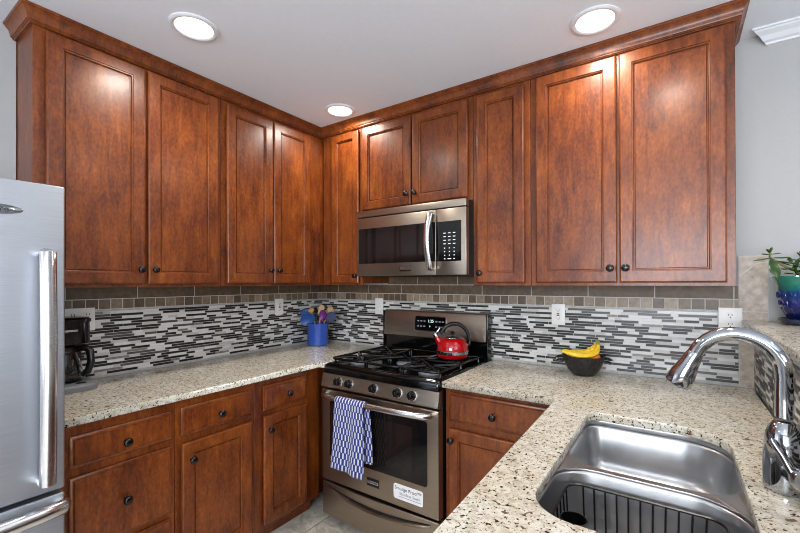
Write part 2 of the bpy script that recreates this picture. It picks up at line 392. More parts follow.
def band(name, parent, length, z0, z1, mapf, w, mats, grout=.004, th=.008, start=0):
    m = MB()
    def bx(u0, u1, d0, d1, a, b, mi):
        p = [mapf(u, d, z) for u in (u0, u1) for d in (d0, d1) for z in (a, b)]
        m.add(p, [(0, 1, 3, 2), (4, 6, 7, 5), (0, 4, 5, 1), (2, 3, 7, 6), (0, 2, 6, 4), (1, 5, 7, 3)], mi)
    bx(0, length, .0005, th - .0015, z0, z1, len(mats))
    u = -start
    while u < length:
        s0 = max(0, u + grout / 2); e = min(length, u + w - grout / 2)
        if e - s0 > .006: bx(s0, e, th - .0015, th, z0 + grout / 2, z1 - grout / 2, rnd.randrange(len(mats)))
        u += w
    return m.build(name, mats + ['grout_light'], parent, smooth=0)
ZC = .914
fl = lambda u, d, z: (d, -1.845 + u, z)               # left wall, u towards the corner
fb = lambda u, d, z: (u, -d, z)                       # back wall
fp = lambda u, d, z: (2.70 - d, PEN_END + u, z)       # half wall, kitchen side
SQ = ['square_tile_0', 'square_tile_1', 'square_tile_2', 'square_tile_3']
for f, par, L in ((fl, wall_left, 1.84), (fb, wall_back, 2.640)):
    band('brown_tile_row', par, L, 1.308, 1.371, f, .305, ['slate_dark'], start=.12)
    if par == wall_back: band('brown_tile_row', par, .815, 1.371, 1.44, lambda u, d, z: (.675 + u, -d, z), .305, ['slate_dark'], start=.05)
    band('square_tile_band', par, L, 1.256, 1.308, f, .0525, SQ)
    band('stone_strip', par, L, 1.246, 1.256, f, .30, ['stone_strip'], grout=.001)
    mosaic('mosaic_tile', par, L, .928, 1.246, f)
    band('stone_strip', par, L, ZC + .0005, .928, f, .30, ['stone_strip'], grout=.001)
mosaic('mosaic_tile', wall_pen, 2.045, ZC + .004, 1.176, fp)
# stone border at the end of the backsplash, with one diagonal joint
m = MB()
def stone(poly, mi=0, d0=.0005, d1=.010): m.loops([[(x, -d0, z) for x, z in poly], [(x, -d1, z) for x, z in poly]], mi, True, True)
stone([(2.641, ZC + .001), (2.742, ZC + .001), (2.742, 1.502), (2.641, 1.502)], 1, .0005, .008)
stone([(2.643, .918), (2.692, .918), (2.692, 1.17), (2.643, 1.17)]); stone([(2.643, 1.174), (2.740, 1.174), (2.740, 1.252), (2.643, 1.252)])
stone([(2.643, 1.256), (2.740, 1.256), (2.740, 1.472), (2.705, 1.466), (2.643, 1.408)]); stone([(2.643, 1.415), (2.702, 1.471), (2.740, 1.476), (2.740, 1.500), (2.643, 1.500)])
m.build('stone_border', ['travertine', 'grout_light'], wall_back, smooth=0)

# ------------------------------------------------------------------ cabinets
def panel_door_mesh(w, h, th=.02, fr=.050):
    """front faces local -y, lower left corner at the origin, back at y=0"""
    m = MB()
    prof = [(.006, 0), (.006, -.006), (0, -.0065), (0, -.014), (.0025, -.0175), (.007, -th), (fr, -th), (fr + .001, -th + .005), (fr + .0045, -th + .0055), (fr + .007, -th + .009), (fr + .0075, -th + .015), (fr + .011, -th + .015), (fr + .0135, -th + .0115)]
    L = [[(i, y, i), (w - i, y, i), (w - i, y, h - i), (i, y, h - i)] for i, y in prof]
    m.loops(L, 0, True, True); return m
def slab_front_mesh(w, h, th=.02):
    m = MB(); prof = [(.006, 0), (.006, -.005), (0, -.0055), (0, -.010), (.004, -.0125), (.010, -.0135), (.014, -th), (.018, -th)]
    L = [[(i, y, i), (w - i, y, i), (w - i, y, h - i), (i, y, h - i)] for i, y in prof]
    m.loops(L, 0, True, True); return m
def knob(parent, x, z, y):
    R = Matrix.Translation((x, y, z)) @ Matrix.Rotation(PI / 2, 4, 'X')
    m = MB(); m.lathe([(.009, 0), (.006, .004), (.0055, .011), (.010, .015), (.0155, .018), (.0165, .022), (.015, .026), (.009, .0285), (.001, .029)], 20, mat=R)
    return m.build('knob', 'knob_black', parent, 50)
def add_door(root, name, x0, x1, z0, z1, yf, kx, kz, flat=False):
    """door or drawer front whose back lies on y=yf (local), knob given in the cabinet's coordinates"""
    m = slab_front_mesh(x1 - x0, z1 - z0) if flat else panel_door_mesh(x1 - x0, z1 - z0, fr=min(.050, (x1 - x0) * .19))
    d = m.build(name, 'cherry_wood', root, 25, (x0, yf, z0))
    knob(d, kx - x0, kz - z0, -.02)
    return d
def upper(label, loc, rz, x0, x1, z0, doors, z1=2.44, depth=.304, dz=(None, 2.395)):
    root = thing('wall_cabinet', label, 'cabinet', loc, rz, 'cherry wall cabinets')
    m = MB(); m.box(x0, x1, -depth + .02, 0, z0 + .012, z1); m.box(x0, x1, -depth, -depth + .02, z0, z1, bev=.0015, seg=1)
    m.build('body', 'cherry_wood', root, 25)
    for (a, b, kx, kz) in doors: add_door(root, 'door', a, b, dz[0] or z0 + .015, dz[1], -depth - .004, kx, kz)
    return root
LW = ((0.001, 0, 0), PI / 2)                # left wall: local x = world y
upper('tall cherry wall cabinet with two wide doors next to the refrigerator', *LW, -1.844, -1.064, 1.37, [(-1.808, -1.449, -1.473, 1.452), (-1.438, -1.087, -1.412, 1.452)], dz=(None, 2.402))
upper('tall cherry wall cabinet with two narrower doors in the left run, beside the corner', *LW, -1.062, -.002, 1.37, [(-1.036, -.731, -.757, 1.464), (-.724, -.424, -.695, 1.464)], dz=(None, 2.394))
BW = ((0, -.001, 0), 0)
upper('narrow single door cherry wall cabinet between the corner and the microwave', *BW, .327, .684, 1.37, [(.424, .670, .650, 1.432)])
upper('short two door cherry wall cabinet above the microwave', *BW, .686, 1.483, 1.842, [(.700, 1.084, 1.060, 1.922), (1.093, 1.458, 1.119, 1.922)])
upper('narrow single door cherry wall cabinet right of the microwave', *BW, 1.485, 1.799, 1.37, [(1.512, 1.772, 1.534, 1.437)])
upper('large two door cherry wall cabinet at the right end above the outlet', *BW, 1.801, 2.605, 1.37, [(1.830, 2.188, 2.163, 1.450), (2.199, 2.576, 2.224, 1.450)], dz=(None, 2.404))
# crown moulding swept round the cabinet tops
path = [(.002, -1.845), (.306, -1.845), (.306, -.306), (2.606, -.306), (2.606, -.002)]
path[0] = (.092, -1.845)
prof = [(-.010, 2.412), (.010, 2.412), (.012, 2.415), (.016, 2.416), (.016, 2.421), (.020, 2.422), (.022, 2.428), (.0225, 2.434), (.026, 2.446), (.033, 2.456), (.037, 2.459), (.037, 2.463), (.040, 2.464), (.043, 2.468), (.043, 2.4738), (-.010, 2.4738)]
nrm = [Vector((0, -1)), Vector((1, 0)), Vector((0, -1)), Vector((1, 0))]
L = []
for i, p in enumerate(path):
    p = Vector(p)
    if i == 0: d = nrm[0]
    elif i == len(path) - 1: d = nrm[-1]
    else: d = nrm[i - 1] + nrm[i]
    L.append([(p.x + d.x * o, p.y + d.y * o, z) for o, z in prof])
m = MB().loops(L, 0, True, True)
tag(m.build('crown_molding', 'cherry_wood', smooth=20), 'stained cherry crown molding running along the tops of the wall cabinets at the ceiling', 'molding')

def base(label, loc, rz, x0, x1, fronts, depth=.608, top=.883, toe=True, bx1=None):
    root = thing('base_cabinet', label, 'cabinet', loc, rz, 'cherry base cabinets')
    bx1 = bx1 or x1
    m = MB(); m.box(x0, bx1, -depth + .02, 0, .10, top); m.box(x0, x1, -depth, -depth + .02, .10, top, bev=.0015, seg=1)
    m.build('body', 'cherry_wood', root, 25)
    if toe: MB().box(x0, x1, -.53, 0, .0005, .0995).build('toe_kick', 'cherry_wood', root, 0)
    for kind, a, b, z0, z1, kx, kz in fronts:
        add_door(root, kind, a, b, z0, z1, -depth - .004, kx, kz, kind == 'drawer')
    return root
base('cherry base cabinet with a stack of three drawers beside the refrigerator', *LW, -1.850, -1.457, [('drawer', -1.819, -1.476, .728, .842, -1.647, .775), ('drawer', -1.819, -1.476, .416, .694, -1.647, .552), ('drawer', -1.819, -1.476, .125, .392, -1.647, .26)])
base('cherry base cabinet with one drawer over a wide door, middle of the left run', *LW, -1.455, -1.067, [('drawer', -1.435, -1.092, .722, .846, -1.262, .779), ('door', -1.435, -1.092, .125, .690, -1.394, .612)])
base('cherry base cabinet with a small drawer and narrow door, left of the stove', *LW, -1.065, -.62, [('drawer', -1.022, -.732, .722, .850, -.868, .783), ('door', -1.020, -.732, .125, .692, -.990, .618)], bx1=-.02)
base('cherry base cabinet with drawer and door between the stove and the sink peninsula', *BW, 1.475, 2.04, [('drawer', 1.499, 1.965, .725, .862, 1.728, .787), ('door', 1.499, 1.965, .125, .690, 1.520, .640)])
base('cherry base cabinet of the peninsula under the sink', (2.66, 0, 0), -PI / 2, .64, 1.95, [('door', .70, 1.20, .125, .690, 1.17, .62), ('door', 1.21, 1.71, .125, .690, 1.24, .62)], depth=.60, top=.66)

# ------------------------------------------------------------------ counters
RX0, RX1 = .687, 1.469                       # range sides
o = slab('countertop', [(.010, -.010), (.010, -1.852), (.645, -1.852), (.645, -.650), (RX0 - .003, -.650), (RX0 - .003, -.010)], [], .884, ZC, 'granite')
tag(o, 'speckled granite countertop along the left wall holding the coffee maker and blue crock', 'countertop')
SK = rrect(2.142, 2.540, -1.490, -.735, [.13, .045, .095, .06], 10)
o = slab('countertop', [(RX1 + .006, -.010), (RX1 + .006, -.648), (2.000, -.648), (2.03, PEN_END + .01), (2.690, PEN_END + .01), (2.690, -.010)], [SK], .884, ZC, 'granite')
tag(o, 'speckled granite countertop with the sink cut into it, right of the stove', 'countertop')
o = slab('ledge_top', [(2.650, -.011), (2.672, PEN_END - .03), (3.05, PEN_END - .03), (3.05, -.011)], [], 1.181, 1.217, 'granite', .006)
tag(o, 'raised granite ledge top on the half wall, under the potted succulent', 'countertop')

# ------------------------------------------------------------------ sink
sink = thing('double_bowl_sink', 'stainless steel undermount sink with two bowls set in the granite', 'sink', (2.34, -1.12, .0))
def bowl_mesh(x0, x1, y0, y1, rr, ztop, zbot):
    m = MB(); L = []
    for ins, z in [(-.004, ztop), (0, ztop - .002), (.003, ztop - .010), (.010, zbot + .06), (.014, zbot + .03), (.024, zbot + .010), (.045, zbot), ]:
        L.append([(x - 2.34, y + 1.12, z) for x, y in rrect(x0 + ins, x1 - ins, y0 + ins, y1 - ins, [max(.02, q - ins * .5) for q in rr], 10)])
    L.append([(x - 2.34, y + 1.12, zbot - .002) for x, y in rrect(x0 + .12, x1 - .12, y0 + .12, y1 - .12, .03, 10)])
    m.loops(L, 0, False, True); return m
BB = (2.135, 2.547, -1.128, -.728); FBW = (2.135, 2.547, -1.496, -1.150)
rb = [.135, .05, .10, .10]; rf = [.12, .10, .09, .07]
b1 = bowl_mesh(*BB, rb, .866, .715).build('bowl', 'sink_steel', sink, 60)
b2 = bowl_mesh(*FBW, rf, .876, .690).build('bowl', 'sink_steel', sink, 60)
o = slab('rim', rrect(2.09, 2.585, -1.54, -.69, .06), [rrect(*BB, rb, 10), rrect(*FBW, rf, 10)], .868, .8835, 'sink_steel', .0015)
for v in o.data.vertices: v.co.x -= 2.34; v.co.y += 1.12
# the saddle between the bowls dips towards the middle of the sink
for v in o.data.vertices:
    y = v.co.y - 1.12
    if -1.19 < y < -1.085: v.co.z -= .004
o.parent = sink
for bx_, by_, bz in ((2.34, -.93, .716), (2.23, -1.33, .691)):
    m = MB(); m.lathe([(.052, 0), (.052, .003), (.044, .004), (.038, -.006), (.001, -.008)], 28, (bx_ - 2.34, by_ + 1.12, bz)); m.build('drain', 'chrome' if by_ > -1.2 else 'rubber_black', sink, 40)
# wire basket in the front bowl
wb = thing('wire_dish_rack', 'black wire rack standing in the front bowl of the sink', 'dish rack', (2.335, -1.325, .6905))
m = MB(); ax0, ax1, ay0, ay1, zt = -.168, .165, -.13, .135, .160
ring = [(x, y, zt) for x, y in rrect(ax0, ax1, ay0, ay1, .035, 5)]; m.tube(ring + [ring[0]], .0032, 6)
ring = [(x, y, .004) for x, y in rrect(ax0 + .012, ax1 - .012, ay0 + .012, ay1 - .012, .03, 5)]; m.tube(ring + [ring[0]], .0022, 6)
n = 11
for i in range(n):
    x = ax0 + .035 + (ax1 - ax0 - .07) * i / (n - 1); xb = x * .95
    m.tube([(x, ay1, zt), (xb, ay1 - .010, .004), (xb, ay0 + .010, .004), (x, ay0, zt)], .0022, 6)
for i in range(7):
    y = ay0 + .035 + (ay1 - ay0 - .07) * i / 6; yb = y * .95
    m.tube([(ax0, y, zt), (ax0 + .010, yb, .004)], .0022, 6); m.tube([(ax1, y, zt), (ax1 - .010, yb, .004)], .0022, 6)
m.build('wire_frame', 'black_plastic', wb, 40)
MB().lathe([(.022, .050), (.026, .056), (.029, .140), (.031, .143), (.028, .144), (.025, .058), (.001, .056)], 28, (-.128, -.005, 0)).build('cutlery_cup', 'black_plastic', wb, 40)
# ------------------------------------------------------------------ faucet
fa = thing('kitchen_faucet', 'chrome gooseneck pull down faucet with side lever behind the sink', 'faucet', (2.612, -1.092, ZC + .0005))
MB().lathe([(.036, 0), (.0385, .004), (.0385, .012), (.0382, .06), (.0365, .10), (.0330, .128), (.0275, .143), (.0215, .152), (.0170, .157)], 36).build('base', 'chrome', fa, 50)
ang = math.radians(176); dx, dy = math.cos(ang), math.sin(ang)
pts = [(0, 0, .165), (0, 0, .21), (0, 0, .255)]; R0 = .085; zc = .263
for i in range(1, 16):
    a = PI * i / 16 * .95; q = R0 - R0 * math.cos(a); pts.append((dx * q, dy * q, zc + R0 * math.sin(a)))
MB().tube(pts, [.0170] * len(pts), 20).build('neck', 'chrome', fa, 60)
p = Vector(pts[-1]); d = (p - Vector(pts[-2])).normalized()
MB().tube([p - d * .004, p + d * .01, p + d * .03, p + d * .058, p + d * .084, p + d * .089], [.0172, .0200, .0225, .0280, .0310, .0275], 24).build('spray_head', 'chrome', fa, 50)
p2 = p + d * .090
MB().tube([p2, p2 + d * .002], [.021, .019], 20).build('spray_nozzle', 'black_plastic', fa, 40)
m = MB(); v0 = Vector((.006, -.020, .052)); vd = Vector((.16, -.98, .10)).normalized()
m.tube([v0, v0 + vd * .045, v0 + vd * .048, v0 + vd * .072, v0 + vd * .078], [.0215, .0215, .0235, .0235, .020], 24); m.build('valve', 'chrome', fa, 40)
m = MB(); h0 = v0 + vd * .058 + Vector((-.016, 0, .012)); h1 = h0 + Vector((-.030, .006, .058))
m.tube([h0, h0.lerp(h1, .5) + Vector((0, 0, .004)), h1], [.007, .0062, .0058], 12, sx=1.3); m.ball(h1, .006, 12, 8); m.build('lever', 'chrome', fa, 50)

# ------------------------------------------------------------------ gas range
rg = thing('gas_range', 'stainless steel gas range with black cooktop between the two counters', 'stove', ((RX0 + RX1) / 2, 0, 0)); rg.scale.x = 1.024
m = MB(); m.box(-.379, .379, -.625, -.022, .03, .905, bev=.003)
for x in (-.33, .33):
    for y in (-.56, -.08): m.lathe([(.018, 0), (.018, .031)], 12, (x, y, 0))
m.build('body', 'black_plastic', rg, 30)
# storage drawer with a curved pull lip
def curved_front(x0, x1, z0, z1, y0, bow, nx=24, edge=.004):
    m = MB(); back = -.626; L = []
    for i in range(nx + 1):
        x = x0 + (x1 - x0) * i / nx; q = y0 - bow * (1 - ((2 * i / nx) - 1) ** 2)
        L.append([(x, back, z0), (x, q + edge, z0), (x, q, z0 + edge), (x, q, z1 - edge), (x, q + edge, z1), (x, back, z1)])
    m.loops(L, 0, True, True, True); return m
dr = curved_front(-.379, .379, .045, .236, -.664, .010).build('drawer', 'range_steel', rg, 30)
m = MB(); n = 30; L = []
for i in range(n + 1):
    s = 2 * i / n - 1; x = .335 * s; zb = .205 - .035 * (1 - s * s); w = .022 * (1 - s ** 4) + .002
    y = -.665 - .010 * (1 - (x / .379) ** 2)
    L.append([(x, y + .004, zb - .006), (x, y - w * .6, zb - .004), (x, y - w, zb + .004), (x, y - w * .7, zb + .010), (x, y + .004, zb + .012)])
m.loops(L, 0, True, True); m.build('drawer_handle', 'range_steel', dr, 50)
m = MB(); L = []
for i in range(n + 1):
    s = 2 * i / n - 1; x = .335 * s; zb = .2185 - .035 * (1 - s * s); y = -.6655 - .010 * (1 - (x / .379) ** 2)
    L.append([(x, y + .002, zb), (x, y - .0008, zb), (x, y - .0008, zb + .006 * (1 - s ** 4) + .0006), (x, y + .002, zb + .006 * (1 - s ** 4) + .0006)])
m.loops(L, 0, True, True); m.build('recess_shade_strip', 'painted_shade', dr, 50)  # raised near-black strip, painted shade above the pull lip; no recess is cut
# oven door
od = curved_front(-.379, .379, .250, .772, -.668, 0).build('oven_door', 'range_steel', rg, 30)
yb = -.6690
m = MB(); m.prism(rrect(-.318, .318, .395, .712, .012, 5), 0, .006, mat=Matrix.Translation((0, yb + .004, 0)) @ FRONT); m.build('window', 'window_glass_dark', od, 30)
m = MB(); m.prism(rrect(-.235, .235, .435, .672, .006, 4), 0, .001, mat=Matrix.Translation((0, yb - .0022, 0)) @ FRONT); m.build('inner_window', 'oven_inner_glass', od, 30)
m = MB(); HY = -.728; HZ = .752
hp = [(-.345, -.668, HZ - .006), (-.343, -.700, HZ - .003), (-.325, HY + .012, HZ), (-.28, HY, HZ), (-.14, HY - .010, HZ), (0, HY - .013, HZ), (.14, HY - .010, HZ), (.28, HY, HZ), (.325, HY + .012, HZ), (.343, -.700, HZ - .003), (.345, -.668, HZ - .006)]
m.tube(hp, .0135, 14, sx=1.15, sy=.95); m.build('handle', 'handle_steel', od, 60)
m = MB(); m.box(-.052, .030, yb - .001, yb + .004, .303, .347, bev=.001, seg=1); bd = m.build('badge', 'black_plastic', od, 0)
m = MB(); m.box(-.047, .025, yb - .0020, yb - .0008, .318, .333); m.build('nameplate', 'handle_steel', bd, 0)
text_mesh('lettering', 'FRIGIDAIRE', .0125, 'black_print', bd, Matrix.Translation((-.011, yb - .0024, .3255)) @ FRONT)
# white sticker on the oven door
st = MB(); st.prism(rrect(.122, .295, .290, .366, .012, 5), 0, .0012, mat=Matrix.Translation((0, yb + .0004, 0)) @ FRONT)
sk = st.build('sticker', 'white_print', od, 0)
ys = yb - .0011
text_mesh('lettering', 'Smudge Proof\u2122', .0238, 'black_print', sk, Matrix.Translation((.2085, ys, .345)) @ FRONT)
text_mesh('lettering', 'Stainless Steel', .0210, 'grey_print', sk, Matrix.Translation((.2165, ys, .321)) @ FRONT)
MB().box(.150, .285, ys - .0002, ys + .0003, .304, .3065).build('printed_line', 'grey_print', sk, 0)
# control panel, knobs
m = MB(); m.loops([[(-.381, -.640, .785), (-.381, -.672, .785), (-.381, -.676, .792), (-.381, -.660, .862), (-.381, -.640, .868)], [(.381, -.640, .785), (.381, -.672, .785), (.381, -.676, .792), (.381, -.660, .862), (.381, -.640, .868)]], 0, True, True)
cp = m.build('control_panel', 'range_steel', rg, 30)
tilt = math.atan2(.016, .070)
for x in (-.252, -.172, -.004, .150, .236):
    K = Matrix.Translation((x, -.6690, .826)) @ Matrix.Rotation(PI / 2 - tilt, 4, 'X')
    kb = MB().lathe([(.0225, -.002), (.0225, .005), (.021, .006), (.019, .008), (.0185, .024), (.0165, .027), (.001, .0275)], 24, mat=K).box(-.0045, .0045, -.0185, .0185, .020, .034, bev=.002, mat=K).build('control_knob', 'black_gloss', cp, 40)
    MB().lathe([(.0255, -.001), (.0255, .0035), (.0228, .0042)], 24, mat=K).build('bezel', 'handle_steel', kb, 40)
# cooktop
m = MB(); L = []
for ins, z in [(0, .868), (0, .895), (.004, .908), (.014, .917), (.030, .919), (.048, .909), (.060, .907)]:
    L.append([(x, y, z) for x, y in rrect(-.382 + ins, .382 - ins, -.662 + ins, -.068 - ins * .3, max(.004, .02 - ins * .1), 4)])
m.loops(L, 0, True, True); m.build('cooktop', 'black_gloss', rg, 40)
for bx_, by_, r in ((-.235, -.50, .045), (-.235, -.22, .038), (0, -.36, .05), (.235, -.50, .048), (.235, -.22, .036)):
    bn = MB().lathe([(r * 1.25, .907), (r * 1.2, .914), (r * .95, .918), (r * .95, .926)], 24, (bx_, by_, 0)).build('burner', 'grey_plastic', rg, 40)
    MB().lathe([(r * .92, .926), (r, .928), (r, .933), (r * .9, .936), (.001, .937)], 24, (bx_, by_, 0)).build('burner_cap', 'black_iron', bn, 40)
GZ = .943
def grate(x0, x1, cx, burners):
    m = MB(); r = .0066; y0, y1 = -.622, -.105
    def bar(a, b): m.tube([a, b], r, 8)
    ring = [(x, y, GZ) for x, y in rrect(x0, x1, y0, y1, .03, 4)]; m.tube(ring + [ring[0]], r, 8)
    for y in (y0 * .62 + y1 * .38, y0 * .38 + y1 * .62): pass
    ym = (y0 + y1) / 2
    bar((x0, ym, GZ), (x1, ym, GZ))
    for by_ in burners:
        for k in range(4):
            a = PI / 4 + k * PI / 2 if len(burners) > 1 else k * PI / 2 + PI / 4
            dx_, dy_ = math.cos(a), math.sin(a)
            hx = (x1 - x0) / 2 - .004; q = min(hx / abs(dx_), .118 / abs(dy_) * 1.05)
            bar((cx + dx_ * .022, by_ + dy_ * .022, GZ + .003), (cx + dx_ * q, by_ + dy_ * q, GZ))
        bar((x0, by_, GZ), (cx - .03, by_, GZ + .003)); bar((cx + .03, by_, GZ + .003), (x1, by_, GZ))
    for x in (x0 + .004, x1 - .004):
        for y in (y0 + .03, ym, y1 - .03): m.tube([(x, y, GZ), (x, y, .9085)], [.0055, .007], 8)
    return m.build('grate', 'black_iron', rg, 40)
grate(-.352, -.122, -.235, (-.50, -.22)); grate(-.116, .116, 0, (-.36,)); grate(.122, .352, .235, (-.50, -.22))
# backguard
m = MB(); m.box(-.378, .378, -.066, -.020, .905, 1.03); m.box(-.384, -.374, -.080, -.018, .905, 1.192, bev=.003); m.box(.374, .384, -.080, -.018, .905, 1.192, bev=.003)
m.build('backguard_base', 'black_gloss', rg, 30)
m = MB(); P = [(-.020, 1.022), (-.070, 1.022), (-.082, 1.028), (-.082, 1.036), (-.066, 1.186), (-.060, 1.196), (-.050, 1.199), (-.020, 1.199)]
m.loops([[(-.373, y, z) for y, z in P], [(.373, y, z) for y, z in P]], 0, True, True); bg = m.build('backguard', 'range_steel', rg, 30)
BT = Matrix.Translation((0, -.0735, 1.117)) @ Matrix.Rotation(-math.atan2(.016, .15), 4, 'X') @ FRONT
m = MB(); m.prism(rrect(-.128, .108, -.052, .050, .012, 5), -.002, .003, mat=BT); m.build('display_bezel', 'handle_steel', bg, 30)
m = MB(); m.prism(rrect(-.122, .102, -.047, .045, .010, 5), .003, .0045, mat=BT); dp = m.build('display', 'black_gloss', bg, 30)
text_mesh('clock_digits', '1:25', .026, 'display_digit', dp, BT @ Matrix.Translation((-.004, .016, .0047)))
text_mesh('clock_digits', 'I\u2013', .018, 'display_digit', dp, BT @ Matrix.Translation((-.006, -.018, .0047)))
for x in (-.098, -.074, -.050, .038, .062, .084):
    for y in (.016, -.018): MB().box(x - .007, x + .007, y - .005, y + .003, .0045, .0049, mat=BT).build('touch_key', 'grey_print', dp, 0)

# ------------------------------------------------------------------ dish towel over the oven handle
nx, nv = 36, 60
def towel_pt(i, j):
    s = i / nx; t_ = j / nv           # t_: 0 = front hem, 1 = back hem
    Lf, Lb, rr = .358, .30, .0195; arc = PI * rr; tot = Lf + arc + Lb; d = t_ * tot
    spread = .105 + .004 * math.sin(6 * s)
    if d < Lf:
        k = 1 - d / Lf; z = HZ - k * Lf; y = HY - .011 - rr - .006 * k - .006 * k * math.sin(s * 9 + 1)
    elif d < Lf + arc:
        a = (d - Lf) / rr; k = 0; z = HZ + rr * math.sin(a); y = HY - .011 - rr * math.cos(a)
    else:
        k = (d - Lf - arc) / Lb; z = HZ - k * Lb; y = HY - .010 + .010 + .004 * math.sin(s * 7) * k
    x = -.130 + (s - .5) * 2 * (spread - .005 + .012 * k) + .004 * math.sin(t_ * 9) - .012 * (k if d < Lf else 0)
    if d > Lf + arc: x += .018
    z -= .014 * k * s if d < Lf else 0
    y += .0022 * math.sin(s * 16) * (0.3 + k) * (1 if d < Lf else .4)
    return (x, y, z)
vs = [towel_pt(i, j) for j in range(nv + 1) for i in range(nx + 1)]
fs = [(j * (nx + 1) + i, j * (nx + 1) + i + 1, (j + 1) * (nx + 1) + i + 1, (j + 1) * (nx + 1) + i) for j in range(nv) for i in range(nx)]
me = bpy.data.meshes.new('dish_towel'); me.from_pydata(vs, [], fs); me.materials.append(M['towel_cloth'])
uvl = me.uv_layers.new(name='uv')
for lp in me.loops:
    i = lp.vertex_index % (nx + 1); j = lp.vertex_index // (nx + 1); uvl.data[lp.index].uv = (i / nx, j / nv * 1.78)
for p in me.polygons: p.use_smooth = True
tw = bpy.data.objects.new('dish_towel', me); C.objects.link(tw); tw.location = ((RX0 + RX1) / 2 + .032, -.001, 0)
so = tw.modifiers.new('thickness', 'SOLIDIFY'); so.thickness = .003; so.offset = 0
tag(tw, 'blue and white checked dish towel hanging over the oven door handle', 'towel')

# ------------------------------------------------------------------ microwave
mw = thing('microwave', 'over the range stainless microwave with black glass door under the short cabinet', 'microwave', (1.106, 0, 1.425))
HH = .410
m = MB(); m.box(-.380, .380, -.368, -.003, .0, HH, bev=.002, seg=1); m.build('body', 'black_plastic', mw, 30)
m = MB(); m.box(-.381, .381, -.402, -.368, .372, HH + .001, bev=.003); m.build('vent_strip', 'range_steel', mw, 30)
m = MB(); m.box(-.381, .196, -.402, -.369, .004, .366, bev=.003); md = m.build('door', 'range_steel', mw, 30)
m = MB(); m.prism(rrect(-.364, .192, .080, .298, .004, 4), -.001, .0015, mat=Matrix.Translation((0, -.402, 0)) @ FRONT); m.build('window', 'window_glass_dark', md, 30)
m = MB(); m.prism(rrect(-.318, .110, .105, .262, .004, 4), .0, .0022, mat=Matrix.Translation((0, -.402, 0)) @ FRONT); m.build('inner_window', 'oven_inner_glass', md, 30)
hp = [(.172, -.400, .035), (.172, -.420, .037)] + [(.172 - .006 * math.sin(PI * i / 12), -.428 - .030 * math.sin(PI * i / 12), .037 + .310 * i / 12) for i in range(13)] + [(.172, -.420, .347), (.172, -.400, .349)]
m = MB(); m.tube(hp, [.010, .012] + [.0125] * 13 + [.012, .010], 12, up=(1, 0, 0), sx=1.5, sy=.75); m.build('handle', 'handle_steel', md, 60)
m = MB(); m.box(-.050, .030, -.4045, -.401, .028, .062, bev=.001, seg=1); bd = m.build('badge', 'black_plastic', md, 0)
m = MB(); m.box(-.046, .026, -.4055, -.4042, .037, .056); m.build('nameplate', 'handle_steel', bd, 0)
text_mesh('lettering', 'FRIGIDAIRE', .0122, 'black_print', bd, Matrix.Translation((-.010, -.4058, .0465)) @ FRONT)
m = MB(); m.box(.198, .381, -.402, -.369, .004, .366, bev=.003); mp_ = m.build('control_panel', 'range_steel', mw, 30)
m = MB(); m.prism(rrect(.200, .352, .078, .296, .004, 4), -.001, .0015, mat=Matrix.Translation((0, -.402, 0)) @ FRONT); kp = m.build('keypad', 'black_gloss', mp_, 30)
m = MB(); yk = -.4036
for r_ in range(8):
    for c_ in range(3):
        x = .252 + c_ * .029; z = .232 - r_ * .0195 - (.004 if r_ > 3 else 0)
        w = .0075 if r_ < 4 else .0032
        if r_ == 7: w = (.004, .011, .005)[c_]
        h = .0042 if r_ < 4 else .005
        m.box(x - w, x + w, yk, yk + .0006, z - h / 2, z + h / 2)
m.build('key_print', 'white_print', kp, 0)
m = MB(); m.box(-.30, .30, -.34, -.06, -.003, .001); m.build('underside_vent', 'black_iron', mw, 0)

# ------------------------------------------------------------------ refrigerator (faces +x)
fr = thing('refrigerator', 'stainless steel bottom freezer refrigerator at the left edge, beside the drawers', 'refrigerator', (.105, -2.349, 0), PI / 2)
m = MB(); m.box(-.452, .452, -.665, 0, .02, 1.668, bev=.004); m.build('cabinet', 'door_edge_grey', fr, 30)
m = MB(); m.box(-.455, .455, -.748, -.672, .765, 1.684, bev=.008, seg=3); d1 = m.build('door', 'fridge_steel', fr, 30)
m = MB(); m.box(-.455, .455, -.748, -.672, .06, .752, bev=.008, seg=3); d2 = m.build('freezer_drawer', 'fridge_steel', fr, 30)
MB().box(-.45, .45, -.672, -.60, .0, .058).build('kick_plate', 'black_plastic', fr, 0)
MB().box(-.45, .45, -.674, -.664, .06, 1.66).build('door_gasket', 'rubber_black', fr, 0)
hx = .428 - .024
hp = [(hx, -.746, 1.478), (hx, -.775, 1.480)] + [(hx, -.792 - .010 * math.sin(PI * i / 12), 1.478 - .672 * i / 12) for i in range(13)] + [(hx, -.775, .806), (hx, -.746, .808)]
MB().tube(hp, [.016, .018] + [.0185] * 13 + [.018, .016], 14, up=(1, 0, 0), sx=1.05, sy=.62).build('handle', 'handle_steel', d1, 60)
hp = [(.448, -.744, .722), (.447, -.768, .722)] + [(.442 - .884 * i / 16, -.782 - .022 * math.sin(PI * i / 16) ** .6, .722) for i in range(17)] + [(-.447, -.768, .722), (-.448, -.744, .722)]
MB().tube(hp, [.016, .019] + [.020] * 17 + [.019, .016], 14, sx=1.1, sy=.9).build('handle', 'handle_steel', d2, 60)
E_ = Matrix.Translation((.285, -.748, 1.597)) @ FRONT
m = MB(); m.lathe([(.075, -.001), (.075, .003), (.070, .005), (.001, .0055)], 36, mat=E_ @ Matrix.Diagonal((1, .2, 1, 1))); em = m.build('emblem', 'chrome', d1, 40)
text_mesh('lettering', 'Frigidaire', .024, 'black_print', em, E_ @ Matrix.Translation((0, 0, .0058)))
